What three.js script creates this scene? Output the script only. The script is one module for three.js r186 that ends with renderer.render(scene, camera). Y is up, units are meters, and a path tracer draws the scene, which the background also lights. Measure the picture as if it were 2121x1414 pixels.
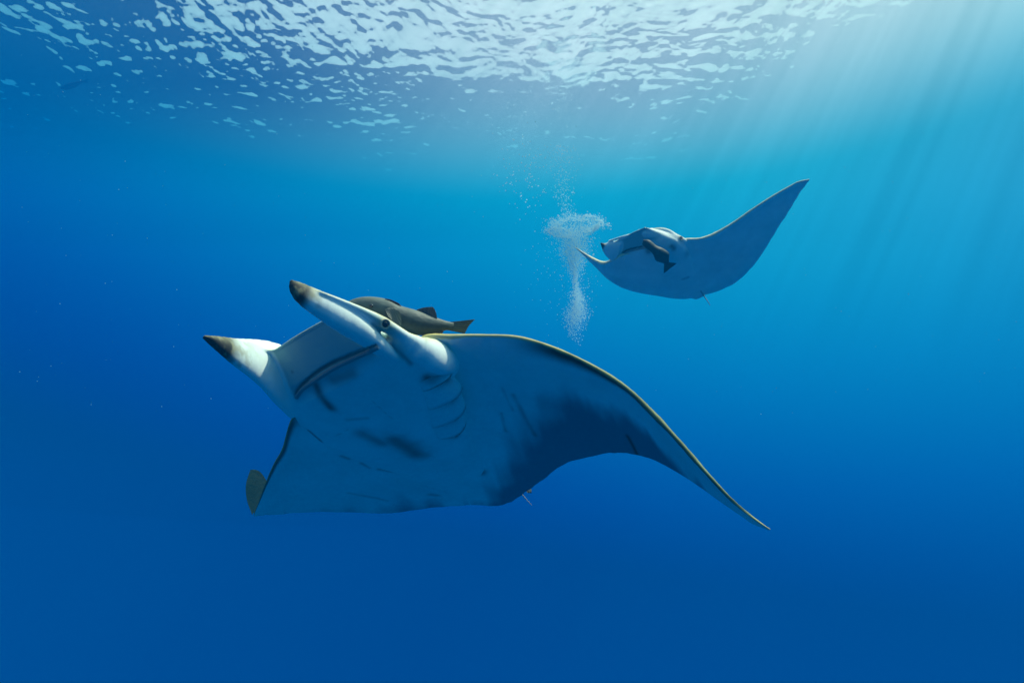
import * as THREE from 'three';
import { mergeGeometries } from 'three/addons/utils/BufferGeometryUtils.js';

// ---------------------------------------------------------------- camera, sky, sun, exposure
const scene = new THREE.Scene();
const camera = new THREE.PerspectiveCamera(45, 1.5, 0.05, 400);
const PITCH = 23 * Math.PI / 180;
camera.position.set(0, 0, 0);
camera.lookAt(0, Math.sin(PITCH), -Math.cos(PITCH));
const SUN = new THREE.Vector3(0.48, 0.87, 0.06).normalize();
const sunLight = new THREE.DirectionalLight(new THREE.Color(1, 0.97, 0.78), 5);
sunLight.position.copy(SUN).multiplyScalar(40);
sunLight.castShadow = true;
sunLight.shadow.radius = 6;
sunLight.shadow.mapSize.set(2048, 2048);
Object.assign(sunLight.shadow.camera, { left: -14, right: 14, top: 14, bottom: -14, near: 1, far: 90 });
scene.add(sunLight, sunLight.target);
scene.fog = new THREE.FogExp2(new THREE.Color(0.001, 0.37, 0.95), 0.012);
const renderer = new THREE.WebGLRenderer({ antialias: true });
renderer.toneMapping = THREE.LinearToneMapping;
renderer.toneMappingExposure = 1;
renderer.shadowMap.enabled = true;
const SURFACE_Y = 7.5;                                      // the sea surface, metres above the camera

const lerp = (a, b, t) => a + (b - a) * t, clamp = (x, a = 0, b = 1) => Math.min(b, Math.max(a, x));
const sstep = (a, b, x) => { const t = clamp((x - a) / (b - a)); return t * t * (3 - 2 * t); };
const table = (rows, x) => {                                // piecewise-smooth lookup: rows [x, ...values], x ascending
  if (x <= rows[0][0]) return rows[0].slice(1);
  for (let i = 1; i < rows.length; i++) if (x <= rows[i][0]) {
    const t = (x - rows[i - 1][0]) / (rows[i][0] - rows[i - 1][0]);
    return rows[i].slice(1).map((v, k) => lerp(rows[i - 1][k + 1], v, t));
  }
  return rows[rows.length - 1].slice(1);
};
let seed = 7;
const rnd = () => { seed = (seed + 0x6d2b79f5) | 0; let t = Math.imul(seed ^ (seed >>> 15), 1 | seed); t = (t + Math.imul(t ^ (t >>> 7), 61 | t)) ^ t; return ((t ^ (t >>> 14)) >>> 0) / 4294967296; };
const gauss = () => Math.sqrt(-2 * Math.log(rnd() + 1e-9)) * Math.cos(6.2831853 * rnd());
const hash3 = (x, y, z) => { let h = Math.imul(x, 374761393) ^ Math.imul(y, 668265263) ^ Math.imul(z, 2147483647 ^ 1274126177); h = Math.imul(h ^ (h >>> 13), 1274126177); return ((h ^ (h >>> 16)) >>> 0) / 4294967296; };
function vnoise(x, y, z) {
  const i = Math.floor(x), j = Math.floor(y), k = Math.floor(z), f = (t) => t * t * (3 - 2 * t), u = f(x - i), v = f(y - j), w = f(z - k);
  const L = (dy, dz) => lerp(hash3(i, j + dy, k + dz), hash3(i + 1, j + dy, k + dz), u);
  return lerp(lerp(L(0, 0), L(1, 0), v), lerp(L(0, 1), L(1, 1), v), w) * 2 - 1;
}

// The light that comes from every direction under water: a bright window overhead, blue water sideways, dark blue below.
{
  const W = 2048, H = 1024, data = new Float32Array(W * H * 4), d = new THREE.Vector3(), ACROSS = new THREE.Vector3(0, 0, -1).cross(SUN).normalize(), ALONG = SUN.clone().cross(ACROSS);
  const DEEP = [[-90, 0.068, 0.245], [-0.3, 0.068, 0.245], [0.5, 0.034, 0.21], [6, 0.068, 0.30], [12, 0.125, 0.41], [20, 0.225, 0.51], [30, 0.345, 0.59], [38, 0.48, 0.65], [90, 0.52, 0.65]];
  const BRIGHT = [[0, 0.62, 0.90, 0.86], [40, 0.60, 0.92, 0.90], [56, 0.62, 0.90, 0.95], [65, 0.42, 0.74, 0.84], [74, 0.18, 0.52, 0.66], [95, 0.07, 0.38, 0.54], [120, 0.03, 0.28, 0.42], [180, 0.02, 0.25, 0.40]];
  for (let r = 0; r < H; r++) for (let c = 0; c < W; c++) {
    const up = ((r + 0.5) / H - 0.5) * Math.PI, ro = ((c + 0.5) / W - 0.5) * 2 * Math.PI;
    d.set(Math.cos(ro) * Math.cos(up), Math.sin(up), Math.sin(ro) * Math.cos(up));
    const e = up * 180 / Math.PI, g = Math.acos(clamp(d.dot(SUN), -1, 1)) * 180 / Math.PI;
    const [dg, db] = table(DEEP, e), kg = e < 0 ? 1 : 0.10 + 1.0 * (1 - sstep(56, 94, g)), kb = e < 0 ? 1 : 0.22 + 0.80 * (1 - sstep(58, 112, g));
    const w = sstep(32, 42.5, e), bright = table(BRIGHT, g), glow = 1.6 * Math.exp(-((g / 26) ** 2)) * sstep(5, 35, e);
    const turn = Math.atan2(d.dot(ACROSS), d.dot(ALONG)) * 57.2958, shafts = 1 + 0.08 * sstep(72, 54, g) * sstep(25, 38, g) * sstep(14, 27, e) * (0.45 * vnoise(turn * 0.62, 4, g * 0.02) + 0.5 * vnoise(turn * 1.6, 9, g * 0.03) + 0.45 * vnoise(turn * 3.6, 2, g * 0.04));   // sun shafts run away from the sun
    const low = 1 - sstep(11, 32, e), soft = (v, m) => e < 0 ? v : 0.5 * (v + m * low + Math.sqrt((v - m * low) ** 2 + 4e-4));   // never much darker than the water above
    const blue = [0, soft(dg * kg, 0.033), soft(db * kb, 0.212)], gl = [0.85, 1.08, 0.88], o = (r * W + c) * 4;
    for (let q = 0; q < 3; q++) data[o + q] = (lerp(blue[q], bright[q], q ? w : sstep(32.5, 43, e)) + glow * gl[q]) * (1 + (shafts - 1) * (q === 0 ? 1.5 : 1));
    data[o + 3] = 1;
  }
  const sky = new THREE.DataTexture(data, W, H, THREE.RGBAFormat, THREE.FloatType);
  sky.mapping = THREE.EquirectangularReflectionMapping;
  sky.minFilter = sky.magFilter = THREE.LinearFilter;
  sky.wrapS = THREE.RepeatWrapping;
  sky.needsUpdate = true;
  scene.background = sky;
  scene.environment = sky;
}

// ---------------------------------------------------------------- helpers
const V = (x, y, z) => new THREE.Vector3(x, y, z);
const FOCAL = 707 / Math.tan(Math.PI / 8), RIGHT = V(1, 0, 0), UPV = V(0, Math.cos(PITCH), Math.sin(PITCH)), FWD = V(0, Math.sin(PITCH), -Math.cos(PITCH));
const ray = (x, y) => V(0, 0, 0).addScaledVector(RIGHT, (x - 1060.5) / FOCAL).addScaledVector(UPV, (707 - y) / FOCAL).add(FWD);
const at = (x, y, depth) => ray(x, y).multiplyScalar(depth);                 // a point seen there, so many metres away
function tag(o, label, category, group, kind) { Object.assign(o.userData, { label, category }); if (group) o.userData.group = group; if (kind) o.userData.kind = kind; return o; }
function mesh(name, geometry, material, parent = scene) { const m = new THREE.Mesh(geometry, material); m.name = name; m.castShadow = m.receiveShadow = true; parent.add(m); return m; }
function spline(points, n) {                                                 // Catmull-Rom through arrays of numbers
  const out = [], N = points.length - 1;
  for (let k = 0; k <= n; k++) {
    const x = Math.min(k / n * N, N - 1e-6), i = Math.floor(x), t = x - i, p = [points[Math.max(i - 1, 0)], points[i], points[i + 1], points[Math.min(i + 2, N)]];
    out.push(points[0].map((_, q) => 0.5 * (2 * p[1][q] + (p[2][q] - p[0][q]) * t + (2 * p[0][q] - 5 * p[1][q] + 4 * p[2][q] - p[3][q]) * t * t + (3 * p[1][q] - p[0][q] - 3 * p[2][q] + p[3][q]) * t * t * t)));
  }
  return out;
}
const vspline = (vs, n) => spline(vs.map((v) => v.toArray()), n).map((a) => V(...a));
function gridGeometry(rows, closed = false, colors = null) {                  // rows of equal length of Vector3
  const n = rows[0].length, pos = [], idx = [], uv = [];
  rows.forEach((r, i) => r.forEach((p, j) => { pos.push(p.x, p.y, p.z); uv.push(j / (n - 1), i / (rows.length - 1)); }));
  for (let i = 0; i + 1 < rows.length; i++) for (let j = 0; j < (closed ? n : n - 1); j++) {
    const a = i * n + j, b = i * n + (j + 1) % n, c = a + n, d = b + n;
    idx.push(a, b, c, b, d, c);
  }
  const g = new THREE.BufferGeometry();
  g.setAttribute('position', new THREE.Float32BufferAttribute(pos, 3));
  g.setAttribute('uv', new THREE.Float32BufferAttribute(uv, 2));
  if (colors) g.setAttribute('color', new THREE.Float32BufferAttribute(colors, 3));
  g.setIndex(idx);
  g.computeVertexNormals();
  return g;
}
const plain = (g, c) => { const n = g.attributes.position.count, a = new Float32Array(n * 3); for (let i = 0; i < n; i++) a.set(c, i * 3); g.setAttribute('color', new THREE.BufferAttribute(a, 3)); return g; };

// ---------------------------------------------------------------- the sea surface seen from below
{
  const waves = [];
  for (let i = 0; i < 115; i++) {
    const l = i < 5 ? 1.2 + 1.6 * rnd() : 0.042 * Math.pow(12, Math.pow(rnd(), 0.95)), k = 6.2831853 / l, th = gauss() * 0.5 + (rnd() < 0.42 ? 1.35 : 0.1);
    waves.push([k * Math.cos(th), k * Math.sin(th), rnd() * 6.2831853, k, l > 0.9 ? 0.016 : 0.0126 * Math.pow(l / 0.25, 0.1)]);       // kx, kz, phase, k, slope
  }
  const axis = (parts) => { const out = []; for (const [a, b, step] of parts) { const n = Math.max(1, Math.round((b - a) / step)); for (let i = 0; i < n; i++) out.push(a + (b - a) * i / n); } out.push(parts[parts.length - 1][1]); return out; };
  const xs = axis([[-15, -8.4, 0.2], [-8.4, 5.2, 0.015], [5.2, 11, 0.2]]), zs = axis([[-15.5, -13.6, 0.2], [-13.6, -6.8, 0.016], [-6.8, 7.5, 0.2]]);
  const nx = xs.length, nz = zs.length, pos = new Float32Array(nx * nz * 3), nor = new Float32Array(nx * nz * 3), col = new Float32Array(nx * nz * 4), idx = new Uint32Array((nx - 1) * (nz - 1) * 6);
  const n = V();
  for (let j = 0, o = 0; j < nz; j++) for (let i = 0; i < nx; i++, o++) {
    const x = xs[i], z = zs[j], cell = Math.max(xs[Math.min(i + 1, nx - 1)] - x, zs[Math.min(j + 1, nz - 1)] - z), f = -z;
    const wx = x + 0.06 * vnoise(x * 3.1, 3, z * 3.1) + 0.25 * vnoise(x * 0.7, 9, z * 0.7), wz = z + 0.06 * vnoise(x * 3.1, 17, z * 3.1) + 0.25 * vnoise(x * 0.7, 23, z * 0.7);
    const gust = (0.8 + 0.22 * sstep(-0.5, -3.5, x) + 0.38 * vnoise(x * 0.45, 5, z * 0.45) + 0.3 * vnoise(x * 1.1, 15, z * 1.1)) * (1 - 0.85 * sstep(2.2, 4.6, x + 0.25 * (f - 9)));
    let h = 0, sx = 0, sz = 0;
    for (const [kx, kz, ph, k, s] of waves) {
      const a = s * gust * Math.exp(-((cell * k / 2.2) ** 2)), q = kx * wx + kz * wz + ph;
      h += a / k * Math.sin(q); sx += a * kx / k * Math.cos(q); sz += a * kz / k * Math.cos(q);
    }
    pos.set([x, SURFACE_Y + h, z], o * 3);
    n.set(-sx, 1, -sz).normalize();
    nor.set([n.x, n.y, n.z], o * 3);
    const alpha = (1 - 0.85 * sstep(8.6, 11.8, f)) * (1 - sstep(12.6, 13.6, f)) * (1 - sstep(9, 14.5, -x)) * (1 - 0.5 * sstep(1.5, 4.5, x)) * (1 - sstep(6.5, 10.5, x)) * (1 - sstep(4, 7, z)) * lerp(0.92, 0.5, sstep(-4, 0.6, x));
    col.set([1, 1, 1, alpha], o * 4);
  }
  for (let j = 0, o = 0; j + 1 < nz; j++) for (let i = 0; i + 1 < nx; i++, o += 6) { const a = j * nx + i; idx.set([a, a + nx, a + 1, a + 1, a + nx, a + nx + 1], o); }
  const g = new THREE.BufferGeometry();
  g.setAttribute('position', new THREE.BufferAttribute(pos, 3));
  g.setAttribute('normal', new THREE.BufferAttribute(nor, 3));
  g.setAttribute('color', new THREE.BufferAttribute(col, 4));
  g.setIndex(new THREE.BufferAttribute(idx, 1));
  // seen from the denser side: straight through near the vertical, a mirror beyond 48.6 degrees
  const m = new THREE.MeshPhysicalMaterial({ color: 0xffffff, transmission: 1, thickness: 0, roughness: 0.0, vertexColors: true, transparent: true, side: THREE.DoubleSide });
  m.ior = 0.75;
  const s = mesh('water_surface', g, m);
  s.userData.kind = 'structure';
  s.userData.label = 'rippled underside of the sea surface with bright sky patches';
}

// ---------------------------------------------------------------- signed distances and a surface-nets mesher
function loft(sections, n = 14) {                                            // sections: [Vector3 edge, Vector3 other edge, half thickness]
  const rows = spline(sections.map(([a, b, t]) => [...a.toArray(), ...b.toArray(), t]), n).map((r) => {
    const a = V(r[0], r[1], r[2]), b = V(r[3], r[4], r[5]), w = b.clone().sub(a).multiplyScalar(0.5);
    return { c: a.clone().add(b).multiplyScalar(0.5), w: w.length(), d: w.normalize(), t: Math.max(r[6], 0.003) };
  });
  rows.forEach((r, i) => { const t = rows[Math.min(i + 1, n)].c.clone().sub(rows[Math.max(i - 1, 0)].c).normalize(), k = r.d.dot(t); r.d.addScaledVector(t, -k).normalize(); r.w *= Math.sqrt(1 - k * k * 0.8); });
  const box = new THREE.Box3(); rows.forEach((r) => { box.expandByPoint(r.c.clone().addScaledVector(r.d, r.w)); box.expandByPoint(r.c.clone().addScaledVector(r.d, -r.w)); });
  const segs = rows.slice(1).map((b, i) => { const a = rows[i], t = b.c.clone().sub(a.c); return { a, b, t, l2: t.lengthSq() }; });
  return { rows, f: (x, y, z) => {
    const ox = Math.max(box.min.x - x, 0, x - box.max.x), oy = Math.max(box.min.y - y, 0, y - box.max.y), oz = Math.max(box.min.z - z, 0, z - box.max.z), out = Math.hypot(ox, oy, oz);
    if (out > 0.25) return out;
    let best = 1e9;
    for (const { a, b, t, l2 } of segs) {
      const s = clamp(((x - a.c.x) * t.x + (y - a.c.y) * t.y + (z - a.c.z) * t.z) / l2), W = lerp(a.w, b.w, s), T = lerp(a.t, b.t, s);
      let dx = lerp(a.d.x, b.d.x, s), dy = lerp(a.d.y, b.d.y, s), dz = lerp(a.d.z, b.d.z, s), l = Math.hypot(dx, dy, dz); dx /= l; dy /= l; dz /= l;
      let nx = t.y * dz - t.z * dy, ny = t.z * dx - t.x * dz, nz = t.x * dy - t.y * dx; l = Math.hypot(nx, ny, nz); nx /= l; ny /= l; nz /= l;
      const mx = dy * nz - dz * ny, my = dz * nx - dx * nz, mz = dx * ny - dy * nx;
      const px = x - lerp(a.c.x, b.c.x, s), py = y - lerp(a.c.y, b.c.y, s), pz = z - lerp(a.c.z, b.c.z, s);
      const u = px * dx + py * dy + pz * dz, v = px * nx + py * ny + pz * nz, m = px * mx + py * my + pz * mz, Z = Math.max(T, Math.min(W, 0.04));
      const k0 = Math.hypot(u / W, v / T, m / Z), k1 = Math.hypot(u / W / W, v / T / T, m / Z / Z), dist = k1 > 1e-9 ? k0 * (k0 - 1) / k1 : -T;
      if (dist < best) best = dist;
    }
    return best;
  } };
}
const smin = (a, b, k) => { const h = Math.max(k - Math.abs(a - b), 0) / k; return Math.min(a, b) - h * h * k * 0.25; };
function surfaceNet(f, lo, hi, cell) {
  const N = [0, 1, 2].map((q) => Math.ceil((hi[q] - lo[q]) / cell) + 1), [nx, ny, nz] = N, F = new Float32Array(nx * ny * nz), id = new Int32Array(nx * ny * nz).fill(-1), at3 = (i, j, k) => (k * ny + j) * nx + i;
  // coarse pass first, so that far-off cells are not evaluated
  for (let k = 0; k < nz; k++) for (let j = 0; j < ny; j++) for (let i = 0; i < nx; i++) {
    const v = f(lo[0] + i * cell, lo[1] + j * cell, lo[2] + k * cell);
    F[at3(i, j, k)] = v;
    if (v > cell * 5) { const skip = Math.min(Math.floor(v / cell * 0.55) - 1, nx - 1 - i); for (let q = 1; q <= skip; q++) F[at3(i + q, j, k)] = v - q * cell * 0.5; i += Math.max(skip, 0); }
  }
  const P = [], idx = [];
  for (let k = 0; k + 1 < nz; k++) for (let j = 0; j + 1 < ny; j++) for (let i = 0; i + 1 < nx; i++) {
    let n = 0, sx = 0, sy = 0, sz = 0;
    const v = (a, b, c) => F[at3(i + a, j + b, k + c)];
    const m = v(0, 0, 0) < 0;
    if (m === v(1, 0, 0) < 0 && m === v(0, 1, 0) < 0 && m === v(1, 1, 0) < 0 && m === v(0, 0, 1) < 0 && m === v(1, 0, 1) < 0 && m === v(0, 1, 1) < 0 && m === v(1, 1, 1) < 0) continue;
    const edge = (a, b, c, d, e, g) => { const p = v(a, b, c), q = v(d, e, g); if ((p < 0) !== (q < 0)) { const t = p / (p - q); n++; sx += lerp(a, d, t); sy += lerp(b, e, t); sz += lerp(c, g, t); } };
    for (const [a, b] of [[0, 0], [0, 1], [1, 0], [1, 1]]) { edge(0, a, b, 1, a, b); edge(a, 0, b, a, 1, b); edge(a, b, 0, a, b, 1); }
    id[at3(i, j, k)] = P.length / 3;
    P.push(lo[0] + (i + sx / n) * cell, lo[1] + (j + sy / n) * cell, lo[2] + (k + sz / n) * cell);
  }
  const quad = (a, b, c, d, flip) => { if (a < 0 || b < 0 || c < 0 || d < 0) return; flip ? idx.push(a, c, b, a, d, c) : idx.push(a, b, c, a, c, d); };
  for (let k = 1; k + 1 < nz; k++) for (let j = 1; j + 1 < ny; j++) for (let i = 1; i + 1 < nx; i++) {
    const s = F[at3(i, j, k)] < 0;
    if (s !== F[at3(i + 1, j, k)] < 0) quad(id[at3(i, j - 1, k - 1)], id[at3(i, j, k - 1)], id[at3(i, j, k)], id[at3(i, j - 1, k)], !s);
    if (s !== F[at3(i, j + 1, k)] < 0) quad(id[at3(i - 1, j, k - 1)], id[at3(i - 1, j, k)], id[at3(i, j, k)], id[at3(i, j, k - 1)], !s);
    if (s !== F[at3(i, j, k + 1)] < 0) quad(id[at3(i - 1, j - 1, k)], id[at3(i, j - 1, k)], id[at3(i, j, k)], id[at3(i - 1, j, k)], !s);
  }
  // pull the vertices onto the surface and take the normals from the gradient
  const nor = [], h = cell * 0.6;
  for (let q = 0; q < P.length; q += 3) {
    let gx, gy, gz;
    for (let it = 0; it < 2; it++) {
      const [x, y, z] = [P[q], P[q + 1], P[q + 2]], d = f(x, y, z);
      gx = f(x + h, y, z) - f(x - h, y, z); gy = f(x, y + h, z) - f(x, y - h, z); gz = f(x, y, z + h) - f(x, y, z - h);
      const l = Math.hypot(gx, gy, gz) + 1e-9; gx /= l; gy /= l; gz /= l;
      if (it === 0) { const st = clamp(d / (l / (2 * h)), -0.4 * cell, 0.4 * cell); P[q] -= gx * st; P[q + 1] -= gy * st; P[q + 2] -= gz * st; }
    }
    nor.push(gx, gy, gz);
  }
  const g = new THREE.BufferGeometry();
  g.setAttribute('position', new THREE.Float32BufferAttribute(P, 3));
  g.setAttribute('normal', new THREE.Float32BufferAttribute(nor, 3));
  g.setAttribute('uv', new THREE.Float32BufferAttribute(new Float32Array(P.length / 3 * 2).map((_, i) => P[(i >> 1) * 3 + (i & 1)]), 2));
  g.setIndex(idx);
  return g;
}

// ---------------------------------------------------------------- materials
function noiseTexture(size, cells, rough) {                                  // tileable grain for skin relief
  const d = new Uint8Array(size * size * 4);
  for (let y = 0; y < size; y++) for (let x = 0; x < size; x++) {
    let v = 0, a = 0.5, c = cells;
    for (let o = 0; o < rough; o++, a *= 0.55, c *= 2) { const fx = x / size * c, fy = y / size * c, i = Math.floor(fx), j = Math.floor(fy), s = (t) => t * t * (3 - 2 * t), u = s(fx - i), w = s(fy - j), H = (p, q) => hash3((p + c) % c, (q + c) % c, o * 31 + 5); v += a * lerp(lerp(H(i, j), H(i + 1, j), u), lerp(H(i, j + 1), H(i + 1, j + 1), u), w); }
    const k = (y * size + x) * 4; d[k] = d[k + 1] = d[k + 2] = clamp(v) * 255; d[k + 3] = 255;
  }
  const t = new THREE.DataTexture(d, size, size); t.wrapS = t.wrapT = THREE.RepeatWrapping; t.magFilter = THREE.LinearFilter; t.minFilter = THREE.LinearMipmapLinearFilter; t.generateMipmaps = true; t.needsUpdate = true; return t;
}
const grain = noiseTexture(512, 8, 6);
grain.repeat.set(3, 3);
const skin = new THREE.MeshPhysicalMaterial({ vertexColors: true, roughness: 0.62, specularIntensity: 0.35, bumpMap: grain, bumpScale: 0.003, side: THREE.DoubleSide });
const wet = new THREE.MeshPhysicalMaterial({ color: new THREE.Color(0.012, 0.012, 0.012), roughness: 0.12, clearcoat: 0.6 });
const bone = new THREE.MeshStandardMaterial({ color: new THREE.Color(0.5, 0.47, 0.3), roughness: 0.6 });
const tailSkin = new THREE.MeshStandardMaterial({ color: new THREE.Color(0.45, 0.47, 0.42), roughness: 0.6 });

// ---------------------------------------------------------------- devil rays
const H0 = V(-0.64983756, 0.16272816, 0.74244912).normalize(), S0 = V(0.7599366, 0.1205895, 0.63871319);
S0.addScaledVector(H0, -S0.dot(H0)).normalize();
const U0 = H0.clone().cross(S0);
const WHITE = [0.70, 0.86, 0.78], OLIVE = [0.52, 0.47, 0.16], DARK = [0.028, 0.034, 0.030], BROWN = [0.115, 0.125, 0.07], GREY = [0.09, 0.14, 0.20];
const mix3 = (a, b, t) => [lerp(a[0], b[0], t), lerp(a[1], b[1], t), lerp(a[2], b[2], t)];

// A ray swims along local x, its left side is local y, its back is local z. cfg holds landmarks as [pixel x, pixel y, height over the belly plane].
function devilRay(cfg) {
  const root = new THREE.Group();
  root.name = cfg.name;
  const C = at(...cfg.centre);
  root.position.copy(C);
  root.quaternion.setFromRotationMatrix(new THREE.Matrix4().makeBasis(H0, S0, U0));
  scene.add(root);
  const toLocal = (w) => { const d = w.clone().sub(C); return V(d.dot(H0), d.dot(S0), d.dot(U0)); };
  const PL = (x, y, c) => { const r = ray(x, y); return toLocal(r.multiplyScalar((C.dot(U0) + c) / r.dot(U0))); };   // on the plane c over the belly
  const PB = (x, y, b) => { const r = ray(x, y); return toLocal(r.multiplyScalar((C.dot(S0) + b) / r.dot(S0))); };   // on the plane b beside the spine
  const PD = (x, y, d) => toLocal(at(x, y, d));
  const eye = toLocal(V(0, 0, 0)), dirTo = (x, y) => { const r = ray(x, y); return V(r.dot(H0), r.dot(S0), r.dot(U0)).normalize(); };
  const tools = { PL, PB, PD };

  // the bulky head and trunk
  const T = cfg.trunk;                                                       // rows [a, left edge b, right edge b, lowest c, highest c], a ascending
  const aLo = T[0][0], aHi = T[T.length - 1][0];
  const trunk = (x, y, z) => {
    const [bl, br, cl, ct] = table(T, clamp(x, aLo, aHi)), w = (br - bl) / 2, t = (ct - cl) / 2, u = Math.abs(y - (bl + br) / 2), v = Math.abs(z - (cl + ct) / 2), over = Math.max(aLo - x, x - aHi, 0);
    const q0 = Math.pow(Math.pow(u / w, 2.6) + Math.pow(v / t, 2.6), 1 / 2.6), gx = Math.pow(u / w, 1.6) / w, gy = Math.pow(v / t, 1.6) / t, gl = Math.hypot(gx, gy) / Math.pow(Math.max(q0, 1e-4), 1.6);
    const d = q0 < 1e-3 ? -t : Math.max((q0 - 1) / Math.max(gl, 1e-6), (q0 - 1) * Math.max(w, t));
    const dd = q0 < 1 ? Math.max((q0 - 1) * t, -t) : Math.min(d, (q0 - 1) * w);
    return (over > 0 ? Math.hypot(Math.max(dd, 0), over) + Math.min(dd, 0) : dd) * 0.85;
  };
  const fins = cfg.fins(tools).map((s) => loft(s, 16)), ridge = loft(cfg.ridge(tools), 14);
  const solid0 = (x, y, z) => { let d = smin(trunk(x, y, z), ridge.f(x, y, z), 0.05); fins.forEach((f, i) => { d = smin(d, f.f(x, y, z), i ? 0.02 : 0.05); }); return d; };
  const hit = (px, py, f = solid0, fallback = -0.05) => {
    const d = dirTo(px, py); let t = cfg.centre[2] * 0.6, last = t;
    for (let i = 0; i < 1600; i++) { const p = eye.clone().addScaledVector(d, t), s = f(p.x, p.y, p.z); if (s < 0.0006) {
        let a = last, b = t;
        for (let q = 0; q < 24; q++) { const m = (a + b) / 2, w = eye.clone().addScaledVector(d, m); f(w.x, w.y, w.z) < 0 ? b = m : a = m; }
        return eye.clone().addScaledVector(d, (a + b) / 2);
      }
      last = t; t += clamp(s * 0.4, 0.0005, 0.03); if (t > cfg.centre[2] * 1.7) break; }
    return PL(px, py, fallback);
  };
  const grad = (p, f) => { const h = 0.006; return V(f(p.x + h, p.y, p.z) - f(p.x - h, p.y, p.z), f(p.x, p.y + h, p.z) - f(p.x, p.y - h, p.z), f(p.x, p.y, p.z + h) - f(p.x, p.y, p.z - h)).normalize(); };
  const mouth = spline(cfg.mouth, 30).map(([x, y]) => hit(x, y)), slitR = cfg.slit;
  const nearLine = (pts, x, y, z) => { let b = 1e9; for (let i = 1; i < pts.length; i++) { const p = pts[i - 1], q = pts[i], tx = q.x - p.x, ty = q.y - p.y, tz = q.z - p.z, s = clamp(((x - p.x) * tx + (y - p.y) * ty + (z - p.z) * tz) / (tx * tx + ty * ty + tz * tz + 1e-12)); b = Math.min(b, Math.hypot(x - p.x - s * tx, y - p.y - s * ty, z - p.z - s * tz)); } return b; };
  const mb = new THREE.Box3().setFromPoints(mouth).expandByScalar(0.12);
  const solid = (x, y, z) => { let d = solid0(x, y, z); if (x > mb.min.x && x < mb.max.x && y > mb.min.y && y < mb.max.y && z > mb.min.z && z < mb.max.z) { const m = slitR - nearLine(mouth, x, y, z); d = -smin(-d, -m, 0.012); } return d; };

  const spotsAndShade = cfg.spotsAndShade.map(([x0, y0, x1, y1, r, k]) => [hit(x0, y0), hit(x1, y1), r, k]);
  const spotShadeAt = (x, y, z) => { let s = 0; for (const [p, q, r, k] of spotsAndShade) { const d = nearLine([p, q], x, y, z) / r * (1 + 0.25 * vnoise(x * 22, y * 22, z * 22)); if (d < 2) s = Math.max(s, k * Math.exp(-d * d * 1.4)); } return s; };
  const tips = cfg.tips(tools), eyeSpots = cfg.eyes.map(([x, y, r]) => [hit(x, y), r]);

  const bodyGeo = surfaceNet(solid, cfg.lo, cfg.hi, cfg.cell);
  {
    const P = bodyGeo.attributes.position, N = bodyGeo.attributes.normal, col = new Float32Array(P.count * 3);
    for (let i = 0; i < P.count; i++) {
      const x = P.getX(i), y = P.getY(i), z = P.getZ(i), nz = N.getZ(i), grainy = vnoise(x * 60, y * 60, z * 60) * 0.5 + vnoise(x * 18, y * 18, z * 18) * 0.5;
      const cloud = vnoise(x * 5, y * 5, z * 5) + 0.6 * vnoise(x * 13, y * 13, z * 13);
      let c = WHITE.map((v, q) => v * (1 + 0.06 * grainy + (0.05 + (q === 0 ? 0.03 : 0)) * cloud));
      const fin = Math.min(...fins.map((f) => f.f(x, y, z))), back = sstep(0.25, 0.75, nz + 0.12 * grainy) * (fin < 0.004 ? 0.0 : 1) * sstep(cfg.backFrom - 0.02, cfg.backFrom + 0.03, z);
      c = mix3(c, OLIVE, back);
      c = mix3(c, OLIVE, 0.6 * Math.exp(-((ridge.f(x, y, z) / 0.01) ** 2)) * sstep(0.0, 0.7, nz + 0.2 * grainy));
      c = mix3(c, [0.20, 0.45, 0.42], 0.85 * sstep(cfg.face - 0.05, cfg.face + 0.02, x) * sstep(0.1, -0.3, nz) * sstep(0.012, 0.03, fin));  // shade of the face painted into the colour where it turns downward
      c = mix3(c, DARK.map((v) => v * 1.2), spotShadeAt(x, y, z));
      for (const [p, dir, len, soft] of tips) { const t = (x - p.x) * dir.x + (y - p.y) * dir.y + (z - p.z) * dir.z, near = Math.hypot(x - p.x, y - p.y, z - p.z) < 0.45; if (near) c = mix3(c, mix3(DARK, BROWN, sstep(-0.15, 0.6, nz + 0.15 * grainy)), 1 - sstep(len - soft, len + soft, t + 0.02 * grainy)); }  // dark tips painted browner on their upward sides, like light from above
      for (const [p, dir, len] of tips) { const t = ((x - p.x) * dir.x + (y - p.y) * dir.y + (z - p.z) * dir.z) / len; if (Math.hypot(x - p.x, y - p.y, z - p.z) < 0.45) c = mix3(c, [0.30, 0.31, 0.17], 0.55 * sstep(2.1, 0.9, t) * sstep(-0.25, 0.45, vnoise(x * 34, y * 34, z * 34) + 0.6 * vnoise(x * 90, y * 90, z * 90) + 0.5 * nz - 0.25)); }
      for (const [p, r] of eyeSpots) c = mix3(c, OLIVE.map((v) => v * 0.6), 0.75 * Math.exp(-((Math.hypot(x - p.x, y - p.y, z - p.z) / (r * 2.1)) ** 2)));
      const m = nearLine(mouth, x, y, z);
      c = mix3(c, DARK, 1 - sstep(slitR * 0.9, slitR * 1.35, m));
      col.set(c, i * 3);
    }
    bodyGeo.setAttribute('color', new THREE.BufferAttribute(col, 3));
  }

  // the disc with both wings: stations from the left wing tip to the right one
  const st = cfg.stations.map(([lx, ly, lc, tx, ty, tc, r, back, camber, dark0]) => [...PL(lx, ly, lc).toArray(), ...PL(tx, ty, tc).toArray(), r, back, camber, dark0]);
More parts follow.
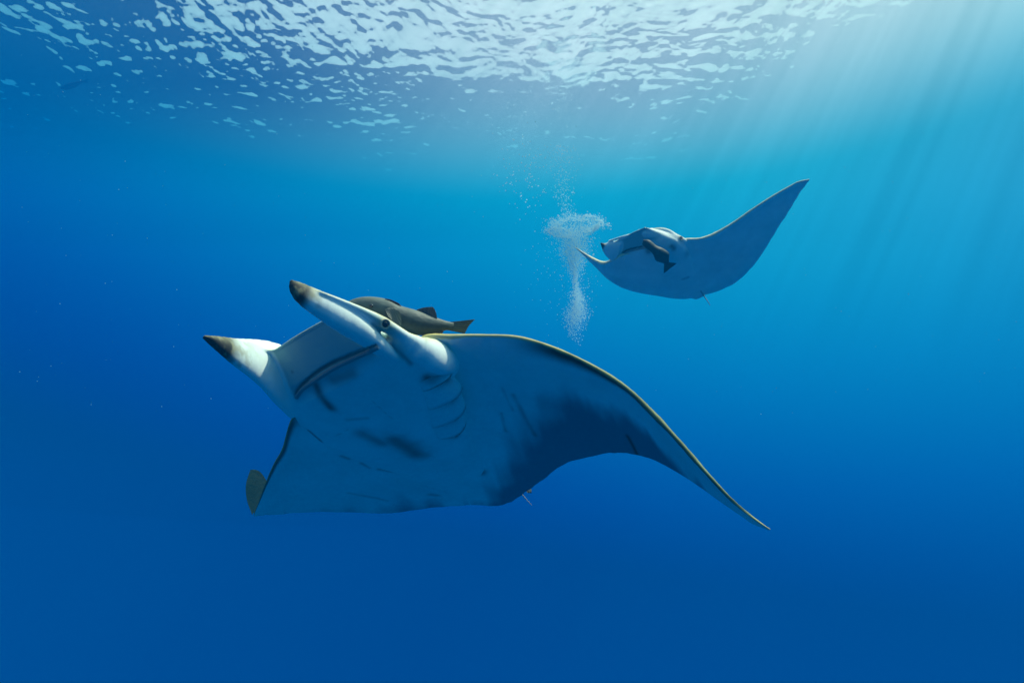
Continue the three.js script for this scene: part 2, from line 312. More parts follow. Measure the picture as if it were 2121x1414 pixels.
  const NU = cfg.nu, NV = cfg.nv, rows = spline(st, NU), mid = rows.map((r) => {
    const out = [], ii = rows.indexOf(r), nick = 0.005 * vnoise(ii * 0.35, 7, cfg.nu) + 0.006 * vnoise(ii * 0.09, 2, 5);
    r[3] += nick; r[6] *= 1 + 0.2 * vnoise(ii * 0.12, 3, 8) + 0.1 * vnoise(ii * 0.5, 1, 4);
    for (let j = 0; j <= NV; j++) { const v = (j / NV) ** 1.7; out.push(V(lerp(r[0], r[3], v), lerp(r[1], r[4], v), lerp(r[2], r[5], v) + r[8] * 4 * v * (1 - v))); }
    return out;
  });
  const onDisc = (px, py) => { const d = dirTo(px, py), w = V(); let best = 9, at0 = mid[0][0]; for (const r of mid) for (const p of r) { const a = w.copy(p).sub(eye).normalize().distanceTo(d); if (a < best) { best = a; at0 = p; } } return at0.clone(); };
  for (const [x0, y0, x1, y1, r, k] of cfg.wingSpots ?? []) spotsAndShade.push([onDisc(x0, y0), onDisc(x1, y1), r, k]);
  const ring = [], colors = [];
  for (let i = 0; i <= NU; i++) {
    const low = [], high = [], lowC = [], highC = [], [, , , , , , r, back, , dark0] = rows[i], chord = mid[i][0].distanceTo(mid[i][NV]);
    for (let j = 0; j <= NV; j++) {
      const a = mid[Math.max(i - 1, 0)][j], b = mid[Math.min(i + 1, NU)][j], c = mid[i][Math.max(j - 1, 0)], d = mid[i][Math.min(j + 1, NV)], n = b.clone().sub(a).cross(d.clone().sub(c)).normalize();
      if (n.z < 0) n.negate();
      const v = (j / NV) ** 1.7, v0 = clamp(r / Math.max(chord, 1e-3), 0.002, 0.5), th = r * (v < v0 ? Math.sqrt(Math.max(0, 1 - (1 - v / v0) ** 2)) : lerp(1, 0.12, ((v - v0) / (1 - v0)) ** 0.8)), p = mid[i][j].clone().addScaledVector(V(1, 0, 0), 0);
      low.push(p.clone().addScaledVector(n, -th * 0.8));
      high.push(p.clone().addScaledVector(n, th * 0.8 + back * Math.sin(Math.PI * Math.pow(v, 0.8)) ** 1.2));
      const q = low[j], streak = vnoise(i * 62 / NU, v * 3.0, 3) * 0.5 + vnoise(i * 150 / NU, v * 5, 8) * 0.22 + vnoise(q.x * 9, q.y * 9, 4) * 0.35;
      let c1 = WHITE.map((w) => w * (1 + 0.07 * vnoise(q.x * 5, q.y * 5, q.z * 5) + 0.05 * vnoise(q.x * 13, q.y * 13, q.z * 13) + 0.035 * vnoise(q.x * 60, q.y * 60, q.z * 60)));
      c1 = mix3(c1, GREY, 0.85 * sstep(-0.16, 0.16, v - dark0 + 0.17 * streak));
      c1 = mix3(c1, DARK.map((w) => w * 1.2), spotShadeAt(q.x, q.y, q.z));
      const edge = (1 - sstep(0.03, 0.13, v * (1 + 0.1 * streak))) * cfg.edgeDark(i / NU);
      c1 = mix3(c1, [0.02, 0.04, 0.03], edge);
      const c2 = mix3([0.20, 0.24, 0.10], cfg.rim ?? OLIVE, cfg.rimFade ? cfg.rimFade(i / NU) : 1).map((w) => w * (1 + 0.22 * vnoise(q.x * 30, q.y * 30, q.z * 30)));
      const nose = sstep(v0 * 0.9, v0 * 0.25, v);
      lowC.push(mix3(c1, c2, v0 > 0.001 ? nose * 0.85 : 0)); highC.push(c2);
    }
    ring.push([...low, ...high.slice().reverse()]); colors.push(...lowC.flat(), ...highC.slice().reverse().flat());
  }
  const discGeo = gridGeometry(ring, true, colors);
  { const p = discGeo.attributes.position, uv = discGeo.attributes.uv; for (let i = 0; i < p.count; i++) uv.setXY(i, p.getX(i), p.getY(i)); }
  const pieces = [bodyGeo, discGeo];
  for (const { edge, outer } of cfg.flaps(tools)) {
    const A = vspline(edge, 20), B = vspline(outer, 20), top = [], under = [];
    A.forEach((a, i) => { const r = [], q = []; for (let j = 0; j <= 8; j++) { const p = a.clone().lerp(B[i], j / 8), e = 0.006 * Math.sin(Math.PI * (j / 8 * 0.9 + 0.1)) + 0.001; r.push(p.clone().add(V(0, 0, e + 0.02 * Math.sin(Math.PI * j / 8)))); q.push(p.clone().add(V(0, 0, -e + 0.02 * Math.sin(Math.PI * j / 8)))); } top.push(r); under.push(q); });
    const g = gridGeometry(top.map((r, i) => [...r, ...under[i].slice().reverse()]), true);
    pieces.push(plain(g, [0.30, 0.28, 0.10]));
  }
  const body = mesh('body', mergeGeometries(pieces), skin, root);

  // parts that stand out on the body
  const lip = spline(cfg.lip, 24).map(([x, y]) => { const p = hit(x, y); return p.addScaledVector(grad(p, solid0), 0.001); });
  mesh('lower_lip', plain(new THREE.TubeGeometry(new THREE.CatmullRomCurve3(lip), 40, cfg.lipR, 8), [0.26, 0.31, 0.30]), skin, root);
  for (const e of cfg.eyes) {
    const p = hit(e[0], e[1]), n = grad(p, solid0), ball = new THREE.SphereGeometry(e[2], 20, 14);
    const o = mesh('eye', ball, wet, root); o.position.copy(p).addScaledVector(n, -e[2] * 0.6);
    const lid = mesh('eyelid', new THREE.TorusGeometry(e[2] * 1.08, e[2] * 0.26, 8, 24), bone, o); lid.quaternion.setFromUnitVectors(V(0, 0, 1), n); lid.position.copy(n).multiplyScalar(e[2] * 0.55);
  }
  (cfg.gills ?? []).forEach(({ root: r0, edge: e0 }) => {
    const R = spline(r0, 16), E = spline(e0, 16), g = [], col = [];
    for (let i = 0; i <= 16; i++) {
      const row = [], side = Math.sin(Math.PI * (i / 16) ** 0.62) ** 0.8;
      for (let j = 0; j <= 8; j++) {
        const t = j / 7, tt = Math.min(t, 1), p = hit(lerp(R[i][0], E[i][0], tt), lerp(R[i][1], E[i][1], tt), trunk, -0.03), n = grad(p, trunk);
        row.push(p.addScaledVector(n, j === 8 ? -0.012 : 0.001 + 0.04 * side * tt));
        const k = spotShadeAt(p.x, p.y, p.z), sh = Math.exp(-(((tt - 0.12) / 0.22) ** 2)) * Math.exp(-(((i / 16 - 0.42) / 0.22) ** 2)) * 0.8;
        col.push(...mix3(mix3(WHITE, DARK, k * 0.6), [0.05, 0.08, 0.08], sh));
      }
      g.push(row);
    }
    mesh('gill_flap', gridGeometry(g, false, col), skin, root);
  });
  const tail = vspline(cfg.tail.map(([x, y, d]) => PD(x, y, d)), 12), tg = new THREE.TubeGeometry(new THREE.CatmullRomCurve3(tail), 24, cfg.tailR, 7);
  { const p = tg.attributes.position; for (let i = 0; i < p.count; i++) { const k = Math.floor(i / 8) / 24, c = tail[Math.min(Math.round(k * 12), 12)]; const q = V(p.getX(i), p.getY(i), p.getZ(i)), cc = new THREE.CatmullRomCurve3(tail).getPoint(k); q.sub(cc).multiplyScalar(lerp(1, 0.35, k)).add(cc); p.setXYZ(i, q.x, q.y, q.z); } tg.computeVertexNormals(); }
  mesh('tail', tg, tailSkin, root);
  for (const tri of cfg.pelvic ?? []) {
    const [a, b, c] = tri.map((q) => PD(...q)), up = V(0, 0, 0.012), g = [];
    for (let i = 0; i <= 8; i++) { const l = a.clone().lerp(c, i / 8), r = b.clone().lerp(c, i / 8), m = l.clone().add(r).multiplyScalar(0.5); g.push([l, m.clone().add(up), r, m.clone().sub(up)]); }
    mesh('pelvic_fin', plain(gridGeometry(g, true), [0.04, 0.06, 0.06]), skin, root);
  }
  return { root, PL, PB, PD, hit };
}

const nearRay = devilRay({
  name: 'devil_ray', centre: [830, 890, 3.95], cell: 0.0085, lo: [-1.08, -0.62, -0.26], hi: [1.16, 0.78, 0.34], backFrom: 0.13, face: 0.52, slit: 0.0085, lipR: 0.010, nu: 420, nv: 110, tailR: 0.0045,
  trunk: [[-0.8, -0.22, -0.02, 0.045, 0.075], [-0.62, -0.28, 0.07, 0.0, 0.10], [-0.4, -0.34, 0.14, -0.045, 0.14], [-0.2, -0.39, 0.26, -0.07, 0.165], [0.0, -0.42, 0.40, -0.08, 0.175], [0.18, -0.41, 0.51, -0.08, 0.18], [0.35, -0.36, 0.50, -0.065, 0.18], [0.48, -0.29, 0.455, -0.035, 0.178], [0.56, -0.25, 0.42, 0.02, 0.174], [0.63, -0.2, 0.385, 0.085, 0.166], [0.685, -0.14, 0.35, 0.135, 0.158]],
  fins: ({ PB }) => [
    [[PB(424, 695, -0.07), PB(424, 701, -0.07), 0.012], [PB(441, 698, -0.09), PB(436, 712, -0.08), 0.02], [PB(466, 703, -0.115), PB(454, 729, -0.09), 0.027], [PB(500, 708, -0.15), PB(481, 755, -0.12), 0.034], [PB(536, 711, -0.18), PB(510, 779, -0.14), 0.04], [PB(572, 714, -0.19), PB(546, 810, -0.17), 0.044], [PB(600, 722, -0.18), PB(585, 846, -0.21), 0.046], [PB(625, 740, -0.17), PB(632, 888, -0.25), 0.044]],
    [[PB(605, 580, 0.40), PB(604, 590, 0.40), 0.011], [PB(618, 585, 0.405), PB(607, 607, 0.40), 0.02], [PB(642, 596, 0.41), PB(621, 629, 0.405), 0.03], [PB(682, 614, 0.425), PB(656, 655, 0.41), 0.04], [PB(725, 640, 0.44), PB(699, 684, 0.42), 0.046], [PB(766, 672, 0.455), PB(742, 710, 0.425), 0.046], [PB(800, 708, 0.455), PB(785, 738, 0.43), 0.038], [PB(822, 735, 0.43), PB(812, 752, 0.415), 0.03]],
  ],
  ridge: ({ PB }) => [[PB(664, 604, 0.45), PB(667, 609, 0.45), 0.008], [PB(700, 617, 0.465), PB(705, 628, 0.465), 0.013], [PB(745, 635, 0.48), PB(752, 655, 0.48), 0.02], [PB(790, 655, 0.492), PB(797, 686, 0.49), 0.028], [PB(835, 684, 0.51), PB(842, 716, 0.505), 0.034], [PB(872, 697, 0.53), PB(884, 758, 0.54), 0.054], [PB(904, 706, 0.54), PB(914, 774, 0.55), 0.052], [PB(930, 716, 0.53), PB(938, 772, 0.52), 0.035]],
  mouth: [[612, 818], [617, 806], [640, 783], [665, 765], [690, 751], [720, 738], [745, 729], [764, 722], [778, 717]],
  lip: [[614, 823], [626, 806], [648, 790], [690, 763], [733, 742], [766, 727], [782, 719]],
  spotsAndShade: [[655, 800, 684, 845, 0.03, 0.85], [690, 788, 730, 775, 0.035, 0.5], [818, 912, 862, 940, 0.075, 0.72], [790, 687, 803, 699, 0.013, 0.75], [772, 672, 812, 716, 0.017, 0.55], [812, 716, 850, 752, 0.016, 0.6], [750, 898, 790, 918, 0.05, 0.55], [884, 782, 900, 788, 0.03, 0.85], [640, 893, 664, 914, 0.016, 0.8], [936, 897, 944, 903, 0.025, 0.7], [604, 770, 606, 771, 0.007, 0.6], [770, 830, 812, 868, 0.003, 0.3], [690, 905, 720, 890, 0.003, 0.3], [720, 870, 760, 866, 0.014, 0.3]],  // skin marks, plus shade painted into the fold below the eye
  wingSpots: [[995, 975, 998, 977, 0.032, 0.85], [706, 941, 722, 947, 0.012, 0.8], [747, 957, 766, 964, 0.013, 0.8], [785, 970, 808, 974, 0.013, 0.8], [890, 1024, 905, 1026, 0.02, 0.5], [1302, 902, 1322, 942, 0.014, 1], [905, 940, 950, 985, 0.003, 0.3], [1040, 800, 1062, 850, 0.008, 0.5], [1037, 852, 1048, 890, 0.010, 0.6], [1062, 815, 1110, 900, 0.012, 0.6], [860, 1000, 930, 1018, 0.004, 0.3], [1075, 760, 1120, 790, 0.003, 0.25], [1180, 860, 1195, 890, 0.003, 0.3], [720, 1020, 800, 1035, 0.012, 0.35]],
  tips: ({ PB }) => [[PB(424, 696, -0.07), PB(560, 770, -0.15).sub(PB(424, 696, -0.07)).normalize(), 0.168, 0.05], [PB(605, 580, 0.40), PB(760, 690, 0.44).sub(PB(605, 580, 0.40)).normalize(), 0.088, 0.03]],
  // leading edge x, y, c; trailing edge x, y, c; edge radius, thickness of the back, camber, where the grey of the hind belly starts
  stations: [
    [1596, 1096, -0.60, 1592, 1098, -0.6, 0.003, 0, 0, 1.2], [1558, 1070, -0.56, 1560, 1085, -0.565, 0.008, 0.004, 0, 1.2], [1511, 1031, -0.52, 1541, 1072, -0.53, 0.0085, 0.006, 0.004, 1.2], [1457, 973, -0.43, 1500, 1044, -0.46, 0.009, 0.01, 0.01, 1.1],
    [1402, 909, -0.31, 1450, 1008, -0.38, 0.010, 0.014, 0.016, 1.0], [1351, 854, -0.19, 1400, 976, -0.31, 0.011, 0.02, 0.022, 0.86], [1294, 800, -0.08, 1345, 949, -0.235, 0.012, 0.03, 0.03, 0.62], [1226, 756, 0.02, 1285, 938, -0.14, 0.0115, 0.045, 0.005, 0.48],
    [1151, 720, 0.09, 1222, 945, -0.08, 0.0125, 0.06, -0.025, 0.42], [1076, 697, 0.12, 1160, 966, -0.03, 0.0125, 0.085, -0.045, 0.50], [1000, 693, 0.12, 1110, 1003, 0.0, 0.0125, 0.11, -0.05, 0.62], [935, 694, 0.11, 1047, 1044, 0.01, 0.016, 0.14, -0.045, 0.80],
    [875, 698, 0.10, 985, 1045, 0.005, 0.018, 0.15, -0.03, 1.0], [840, 745, 0.06, 960, 1046, 0.0, 0.018, 0.15, -0.035, 1.02], [780, 780, 0.05, 885, 1051, -0.005, 0.018, 0.15, -0.035, 1.0], [700, 815, 0.04, 805, 1062, -0.03, 0.018, 0.13, -0.025, 0.97], [645, 845, 0.02, 728, 1060, -0.075, 0.016, 0.10, -0.01, 1.02],
    [605, 866, 0.0, 660, 1060, -0.11, 0.012, 0.06, 0.01, 1.1], [586, 927, -0.045, 615, 1062, -0.135, 0.010, 0.035, 0.02, 1.1], [567.5, 961, -0.075, 585, 1064, -0.15, 0.0085, 0.02, 0.018, 1.1], [549, 1003, -0.11, 560, 1066, -0.16, 0.0075, 0.012, 0.01, 1.1], [534, 1042, -0.145, 541, 1067, -0.168, 0.006, 0.006, 0.002, 1.1], [525, 1067, -0.17, 527, 1069, -0.172, 0.003, 0, 0, 1.1],
  ],
  edgeDark: (u) => (1 - sstep(0.36, 0.44, u)) * sstep(0.06, 0.12, u) + sstep(0.74, 0.78, u) * 0.9,
  rimFade: (u) => Math.max(sstep(0.26, 0.40, u) * (1 - sstep(0.72, 0.76, u)), 1 - sstep(0.02, 0.07, u)),
  flaps: ({ PD }) => [{ edge: [PD(552, 998, 4.26), PD(545, 1014, 4.3), PD(534, 1042, 4.37), PD(526, 1066, 4.43)], outer: [PD(518, 973, 4.55), PD(509, 1003, 4.58), PD(511, 1035, 4.56), PD(522, 1066, 4.46)] }],
  eyes: [[798, 671, 0.017]],
  gills: [{ root: [[924, 752], [908, 772], [868, 792]], edge: [[928, 766], [920, 781], [876, 810]] }, { root: [[928, 766], [920, 781], [876, 810]], edge: [[945, 793], [932, 817], [888, 848]] }, { root: [[945, 793], [932, 817], [888, 848]], edge: [[955, 828], [939, 856], [896, 886]] }, { root: [[955, 828], [939, 856], [896, 886]], edge: [[958, 862], [942, 889], [908, 908]] }],
  tail: [[1068, 1008, 4.58], [1080, 1022, 4.6], [1090, 1034, 4.66], [1101, 1046, 4.74]],
  pelvic: [[[1088, 1012, 4.5], [1096, 1020, 4.52], [1101, 1017, 4.56]]],
});
tag(nearRay.root, 'large white-bellied devil ray in the foreground with a remora behind its head', 'ray', 'devil rays swimming near the surface');

const farRay = devilRay({
  name: 'devil_ray_001', centre: [1385, 560, 10.4], cell: 0.014, lo: [-1.0, -0.78, -0.26], hi: [1.12, 0.66, 0.36], backFrom: 0.13, face: 0.6, slit: 0.012, lipR: 0.011, rim: [0.75, 0.70, 0.42], nu: 260, nv: 60, tailR: 0.010,
  trunk: [[-0.75, -0.06, 0.1, 0.0, 0.05], [-0.5, -0.2, 0.2, -0.02, 0.10], [-0.2, -0.40, 0.26, -0.045, 0.15], [0.0, -0.48, 0.34, -0.055, 0.165], [0.2, -0.48, 0.38, -0.06, 0.17], [0.4, -0.45, 0.36, -0.055, 0.172], [0.55, -0.40, 0.28, -0.02, 0.17], [0.65, -0.34, 0.20, 0.06, 0.165], [0.73, -0.28, 0.14, 0.125, 0.155]],
  fins: ({ PL }) => [
    [[PL(1245, 502, 0.1), PL(1247, 507, 0.08), 0.014], [PL(1254, 503, 0.12), PL(1252, 519, 0.05), 0.026], [PL(1262, 498, 0.14), PL(1261, 531, 0.02), 0.036], [PL(1275, 496, 0.14), PL(1278, 545, -0.02), 0.046]],
    [[PL(1262, 497, 0.15), PL(1263, 500, 0.14), 0.012], [PL(1290, 488, 0.165), PL(1291, 491, 0.155), 0.014], [PL(1320, 480, 0.165), PL(1321, 483, 0.155), 0.014], [PL(1349, 472, 0.165), PL(1350, 475, 0.155), 0.014]],
    [[PL(1335, 482, 0.10), PL(1337, 487, 0.08), 0.014], [PL(1346, 476, 0.14), PL(1351, 489, 0.07), 0.026], [PL(1358, 480, 0.13), PL(1367, 495, 0.05), 0.034], [PL(1372, 486, 0.11), PL(1390, 504, 0.03), 0.036]],
  ],
  ridge: ({ PL }) => [[PL(1350, 473, 0.17), PL(1356, 480, 0.15), 0.02], [PL(1364, 471, 0.19), PL(1376, 483, 0.14), 0.03], [PL(1380, 474, 0.18), PL(1394, 489, 0.12), 0.034], [PL(1396, 483, 0.15), PL(1410, 500, 0.08), 0.036], [PL(1412, 492, 0.12), PL(1424, 506, 0.06), 0.028]],
  mouth: [[1290, 524], [1300, 518], [1315, 514], [1330, 511], [1345, 509]],
  lip: [[1291, 527], [1301, 521], [1316, 517], [1331, 514], [1345, 512]],
  spotsAndShade: [[1341, 514, 1344, 521, 0.05, 0.7], [1493, 533, 1507, 525, 0.03, 0.8], [1415, 578, 1426, 574, 0.03, 0.4], [1392, 510, 1396, 514, 0.04, 0.7], [1424, 526, 1434, 522, 0.06, 0.3]],
  tips: ({ PL }) => [[PL(1245, 502, 0.1), PL(1275, 520, 0.05).sub(PL(1245, 502, 0.1)).normalize(), 0.06, 0.02]],
  stations: [
    [1677, 371, 0.55, 1676, 374, 0.55, 0.008, 0, 0, 2], [1655, 376, 0.52, 1668, 386, 0.52, 0.012, 0.004, 0.01, 2], [1640, 383, 0.50, 1660, 396, 0.49, 0.014, 0.008, 0.01, 2], [1600, 406, 0.41, 1645, 420, 0.42, 0.018, 0.02, 0.02, 2], [1560, 432, 0.31, 1622, 456, 0.33, 0.02, 0.03, 0.03, 2], [1520, 460, 0.22, 1600, 492, 0.24, 0.022, 0.05, 0.03, 2], [1480, 483, 0.15, 1572, 535, 0.15, 0.025, 0.07, 0.02, 2],
    [1450, 493, 0.12, 1535, 577, 0.08, 0.025, 0.09, 0, 2], [1422, 494, 0.11, 1490, 602, 0.03, 0.025, 0.12, -0.02, 2], [1395, 500, 0.08, 1446, 614, 0.0, 0.025, 0.14, -0.03, 2], [1360, 508, 0.06, 1412, 619, -0.005, 0.025, 0.14, -0.03, 2], [1325, 516, 0.04, 1352, 611, 0.0, 0.025, 0.12, -0.03, 2], [1290, 526, 0.02, 1305, 601, 0.01, 0.025, 0.08, -0.02, 2],
    [1266, 538, 0.0, 1278, 590, 0.03, 0.028, 0.05, 0, 2], [1250, 543, 0.06, 1255, 574, 0.08, 0.032, 0.03, 0, 2], [1232, 537, 0.19, 1234, 553, 0.2, 0.03, 0.015, 0, 2], [1212, 525, 0.36, 1213, 533, 0.36, 0.018, 0.006, 0, 2], [1191, 511, 0.53, 1192, 513, 0.53, 0.006, 0, 0, 2],
  ],
  edgeDark: () => 0, flaps: () => [],
  eyes: [[1411, 493, 0.02]],
  tail: [[1452, 603, 10.7], [1458, 612, 10.8], [1465, 622, 10.95], [1471, 632, 11.1]],
});
tag(farRay.root, 'smaller distant devil ray banking with one wing raised beside the bubble plume', 'ray', 'devil rays swimming near the surface');

// ---------------------------------------------------------------- fish
const fishSkin = new THREE.MeshPhysicalMaterial({ vertexColors: true, roughness: 0.55, specularIntensity: 0.4, bumpMap: grain, bumpScale: 0.002, side: THREE.DoubleSide });
// sections: [top x, top y, bottom x, bottom y, half thickness in metres, depth]; every fin: rows [inner x, y, outer x, y] with its depth
function fish(name, sections, finList, eyes, shade, parent = scene) {
  const base = at((sections[0][0] + sections[0][2]) / 2, (sections[0][1] + sections[0][3]) / 2, sections[0][5]);
  const root = new THREE.Group(); root.name = name; root.position.copy(base); scene.add(root);
  const P = (x, y, d) => at(x, y, d).sub(base), rows = spline(sections, 60), g = [], col = [];
  rows.forEach(([tx, ty, bx, by, t, d], i) => {
    const a = P(tx, ty, d), b = P(bx, by, d), c = a.clone().lerp(b, 0.5), r = [], view = c.clone().add(base).normalize().multiplyScalar(-1);
    for (let k = 0; k < 28; k++) {
      const th = k / 28 * 6.2831853, s = Math.cos(th), w = Math.sin(th), p = c.clone().lerp(a, s).addScaledVector(view, Math.sign(w) * Math.pow(Math.abs(w), 0.85) * Math.max(t, 0.0015));
      if (s < 0) { p.copy(c.clone().lerp(b, -s)).addScaledVector(view, Math.sign(w) * Math.pow(Math.abs(w), 0.85) * Math.max(t, 0.0015)); }
      r.push(p);
      const m = 1 + 0.18 * vnoise(p.x * 40, p.y * 40, p.z * 40) + 0.1 * vnoise(p.x * 130, p.y * 130, p.z * 130);
      col.push(...shade(i / 60, s).map((v) => v * m));
    }
    g.push(r);
  });
  mesh('body', gridGeometry(g, true, col), fishSkin, root);
  for (const { name: fn, inner, outer, depth, outDepth, tone } of finList) {
    const A = spline(inner, 24), B = spline(outer, 24), top = [], c2 = [];
    A.forEach((a, i) => {
      const row = [];
      for (let j = 0; j <= 8; j++) { const t = j / 8, d = lerp(depth, outDepth ?? depth, t), rib = 0.0022 * Math.sin(i * 1.9) * t; row.push(P(lerp(a[0], B[i][0], t), lerp(a[1], B[i][1], t), d - 0.003 * (1 - t) - 0.001 - rib)); }
      for (let j = 8; j >= 0; j--) { const t = j / 8, d = lerp(depth, outDepth ?? depth, t), rib = 0.0022 * Math.sin(i * 1.9) * t; row.push(P(lerp(a[0], B[i][0], t), lerp(a[1], B[i][1], t), d + 0.003 * (1 - t) + 0.001 - rib)); }
      row.forEach(() => c2.push(...tone.map((v) => v * (1 + 0.2 * Math.sin(i * 1.9)))));
      top.push(row);
    });
    mesh(fn, gridGeometry(top, true, c2), fishSkin, root);
  }
  for (const [x, y, d, r] of eyes) { const e = mesh('eye', new THREE.SphereGeometry(r, 14, 10), wet, root); e.position.copy(P(x, y, d)); }
  return root;
}
const remora = fish('remora',
  [[700, 640, 700, 642, 0.004, 3.570], [712, 629, 720, 654, 0.03, 3.570], [735, 618, 760, 676, 0.045, 3.570], [764, 614, 795, 686, 0.055, 3.570], [800, 619, 822, 690, 0.058, 3.570], [830, 633, 845, 692, 0.058, 3.570], [858, 641, 868, 694, 0.05, 3.570], [884, 650, 890, 692, 0.038, 3.580], [908, 659, 908, 689, 0.026, 3.590], [926, 665, 924, 684, 0.016, 3.600], [940, 668, 938, 686, 0.008, 3.610]],
  [
    { name: 'tail_fin', inner: [[929, 667], [934, 672], [936, 677], [934, 682], [930, 684]], outer: [[984, 661], [977, 668], [970, 676], [966, 684], [962, 691]], depth: 3.605, outDepth: 3.640, tone: [0.045, 0.070, 0.065] },
    { name: 'dorsal_fin', inner: [[862, 644], [875, 649], [888, 653], [897, 657], [905, 660]], outer: [[863, 641], [876, 637], [890, 635.5], [898, 637], [904, 650]], depth: 3.575, tone: [0.10, 0.11, 0.10] },
    { name: 'sucker_disc', inner: [[797, 622], [806, 625], [815, 629], [824, 634], [832, 640]], outer: [[798, 618], [808, 620], [818, 624], [827, 629], [833, 638]], depth: 3.550, tone: [0.018, 0.02, 0.022] },
    { name: 'pectoral_fin', inner: [[797, 641], [802, 638], [808, 637], [816, 637], [822, 640]], outer: [[804, 655], [815, 666], [829, 676], [831, 660], [828, 648]], depth: 3.508, outDepth: 3.480, tone: [0.12, 0.15, 0.125] },
    { name: 'anal_fin', inner: [[868, 690], [880, 691], [895, 690], [905, 688], [914, 685]], outer: [[870, 694], [884, 697], [900, 696], [912, 694], [919, 686]], depth: 3.580, tone: [0.05, 0.06, 0.055] },
  ],
  [[769, 633, 3.518, 0.008]],
  (u, s) => mix3([0.030, 0.050, 0.045], [0.125, 0.165, 0.14], sstep(-0.2, 0.7, s)));  // lit top and shaded underside painted into the body colour
tag(remora, 'grey remora riding on the back of the foreground ray just behind its eye', 'remora', 'remoras riding with the rays');

const remora2 = fish('remora_001',
  [[1333, 496, 1330, 506, 0.01, 9.72], [1346, 497, 1338, 514, 0.05, 9.74], [1360, 508, 1349, 522, 0.07, 9.77], [1374, 514, 1355, 531, 0.085, 9.80], [1386, 524, 1357, 537, 0.085, 9.83], [1386, 536, 1361, 541, 0.06, 9.87], [1386, 542, 1370, 544, 0.03, 9.9], [1384, 546, 1376, 546, 0.015, 9.92]],
  [{ name: 'tail_fin', inner: [[1386, 543], [1384, 545], [1381, 546], [1379, 546], [1376, 545]], outer: [[1402, 545], [1396, 550], [1388, 556], [1381, 562], [1375, 566]], depth: 9.91, outDepth: 9.93, tone: [0.014, 0.038, 0.034] }],
  [], () => [0.017, 0.046, 0.040]);
tag(remora2, 'dark remora hanging below the mouth of the distant ray', 'remora', 'remoras riding with the rays');

const farFish = fish('ocean_fish',
  [[124, 182, 124, 184, 0.01, 15], [133, 175, 135, 186, 0.06, 15], [145, 171, 148, 184, 0.08, 15], [158, 168.5, 160, 178, 0.06, 15], [168, 168, 169, 172.5, 0.03, 15], [174, 167.5, 174, 170, 0.012, 15]],
  [{ name: 'tail_fin', inner: [[173, 167.5], [173.5, 168], [174, 168.7], [174, 169.3], [173.5, 170]], outer: [[183, 163], [181, 166], [179.5, 168.5], [181, 171], [183, 174]], depth: 15, tone: [0.02, 0.025, 0.03] }],
  [], (u, s) => mix3([0.05, 0.06, 0.07], [0.012, 0.016, 0.02], sstep(-0.3, 0.3, s)));
tag(farFish, 'faint dark fish far off just below the surface ripples', 'fish');

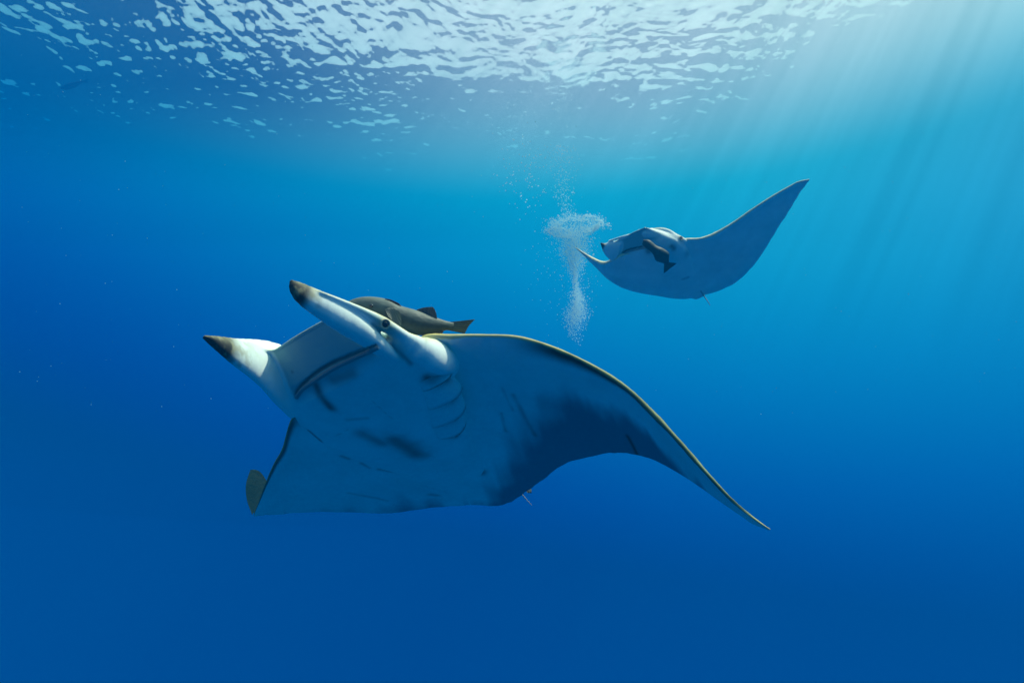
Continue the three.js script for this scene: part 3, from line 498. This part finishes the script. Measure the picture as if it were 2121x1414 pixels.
// ---------------------------------------------------------------- bubbles and drifting specks
const air = new THREE.MeshPhysicalMaterial({ color: new THREE.Color(0.60, 0.93, 0.99), metalness: 0.6, roughness: 0.35, transparent: true, opacity: 0.6 });
const ballGeo = new THREE.IcosahedronGeometry(1, 1);
function swarm(name, list, material, label, category) {
  const m = new THREE.InstancedMesh(ballGeo, material, list.length), M = new THREE.Matrix4(), q = new THREE.Quaternion();
  list.forEach(([p, r, flat = 1], i) => { q.setFromEuler(new THREE.Euler(gauss() * 0.3, rnd() * 6, gauss() * 0.3)); M.compose(p, q, V(r, r * flat, r)); m.setMatrixAt(i, M); });
  m.name = name; scene.add(m);
  return tag(m, label, category, null, 'stuff');
}
{
  const D = 11.7, list = [], put = (x, y, spread, r, flat) => list.push([at(x, y, D + gauss() * spread), r, flat]);
  const size = () => 0.0024 + 0.0066 * Math.pow(rnd(), 5);
  // the ring at the top of the plume
  for (let i = 0; i < 2600; i++) { const a = rnd() * 6.2831853, k = 1 + 0.2 * gauss() + 0.14 * Math.sin(a * 3 + 1) + 0.08 * Math.sin(a * 7); put(1189 + 50 * k * Math.cos(a), 467 + 17 * k * Math.sin(a) - 6 * Math.cos(a) + 3 * gauss(), 0.1, size() * 1.25, 0.7); }
  for (let i = 0; i < 150; i++) { const a = -1.2 + rnd() * 2.2, k = 1 + 0.08 * gauss(); put(1190 + 53 * k * Math.cos(a), 465 + 19 * k * Math.sin(a) - 5 * Math.cos(a), 0.1, 0.005 + 0.009 * rnd(), 0.65); }
  for (let i = 0; i < 1100; i++) { const a = rnd() * 6.2831853, k = 1 + 0.06 * gauss(); put(1160 + 23 * k * Math.cos(a), 481 + 9 * k * Math.sin(a) + 3 * Math.cos(a), 0.1, size(), 0.7); }
  for (let i = 0; i < 1700; i++) { const a = rnd() * 6.2831853, k = Math.sqrt(rnd()); put(1190 + 46 * k * Math.cos(a), 470 + 20 * k * Math.sin(a), 0.15, size()); }
  // the stem below it, narrowing and widening again
  const STEM = [[485, 1190, 36], [520, 1190, 31], [545, 1190, 22], [570, 1191, 10], [590, 1193, 8], [612, 1197, 12], [635, 1197, 18], [655, 1194, 24], [672, 1190, 23], [690, 1188, 18], [712, 1196, 12]];
  const DENS = [[485, 1], [545, 0.7], [575, 0.6], [600, 0.8], [625, 1], [650, 1], [662, 0.6], [675, 0.25], [712, 0.03]];
  for (let n = 0; n < 9000;) { const y = 485 + 230 * rnd(), [c, w] = table(STEM, y); if (rnd() > table(DENS, y)[0] * w / 24) continue; put(c + gauss() * w * 0.5, y, 0.12, size() * 0.95); n++; }
  for (let i = 0; i < 420; i++) { const y = 500 + 130 * rnd(); put(1190 + gauss() * 22, y, 0.15, size()); }
  // thin trail from the ring up to the surface
  for (let i = 0; i < 420; i++) { const y = 300 + 145 * rnd(); put(lerp(1160, 1174, (y - 300) / 145) + gauss() * lerp(18, 7, (y - 300) / 145), y, 0.2, 0.003 + 0.003 * rnd()); }
  for (let i = 0; i < 130; i++) put(1085 + gauss() * 32, 365 + gauss() * 40, 0.5, 0.004 + 0.005 * rnd());
  for (let i = 0; i < 60; i++) put(1125 + gauss() * 22, 590 + gauss() * 80, 0.3, 0.003 + 0.003 * rnd());
  swarm('bubble_plume', list, air, 'rising plume of white bubbles with a ring on top between the two rays', 'bubbles');
  const specks = [];
  for (let i = 0; i < 1000; i++) { const d = 3 + 9 * rnd(); specks.push([at(rnd() * 2300 - 90, rnd() * 900 - 40, d), d * (0.00016 + 0.00045 * Math.pow(rnd(), 4))]); }
  swarm('drifting_specks', specks, new THREE.MeshStandardMaterial({ color: new THREE.Color(0.22, 0.62, 0.66), roughness: 0.8 }), 'tiny pale specks drifting in the open blue water', 'plankton');
}

renderer.render(scene, camera);
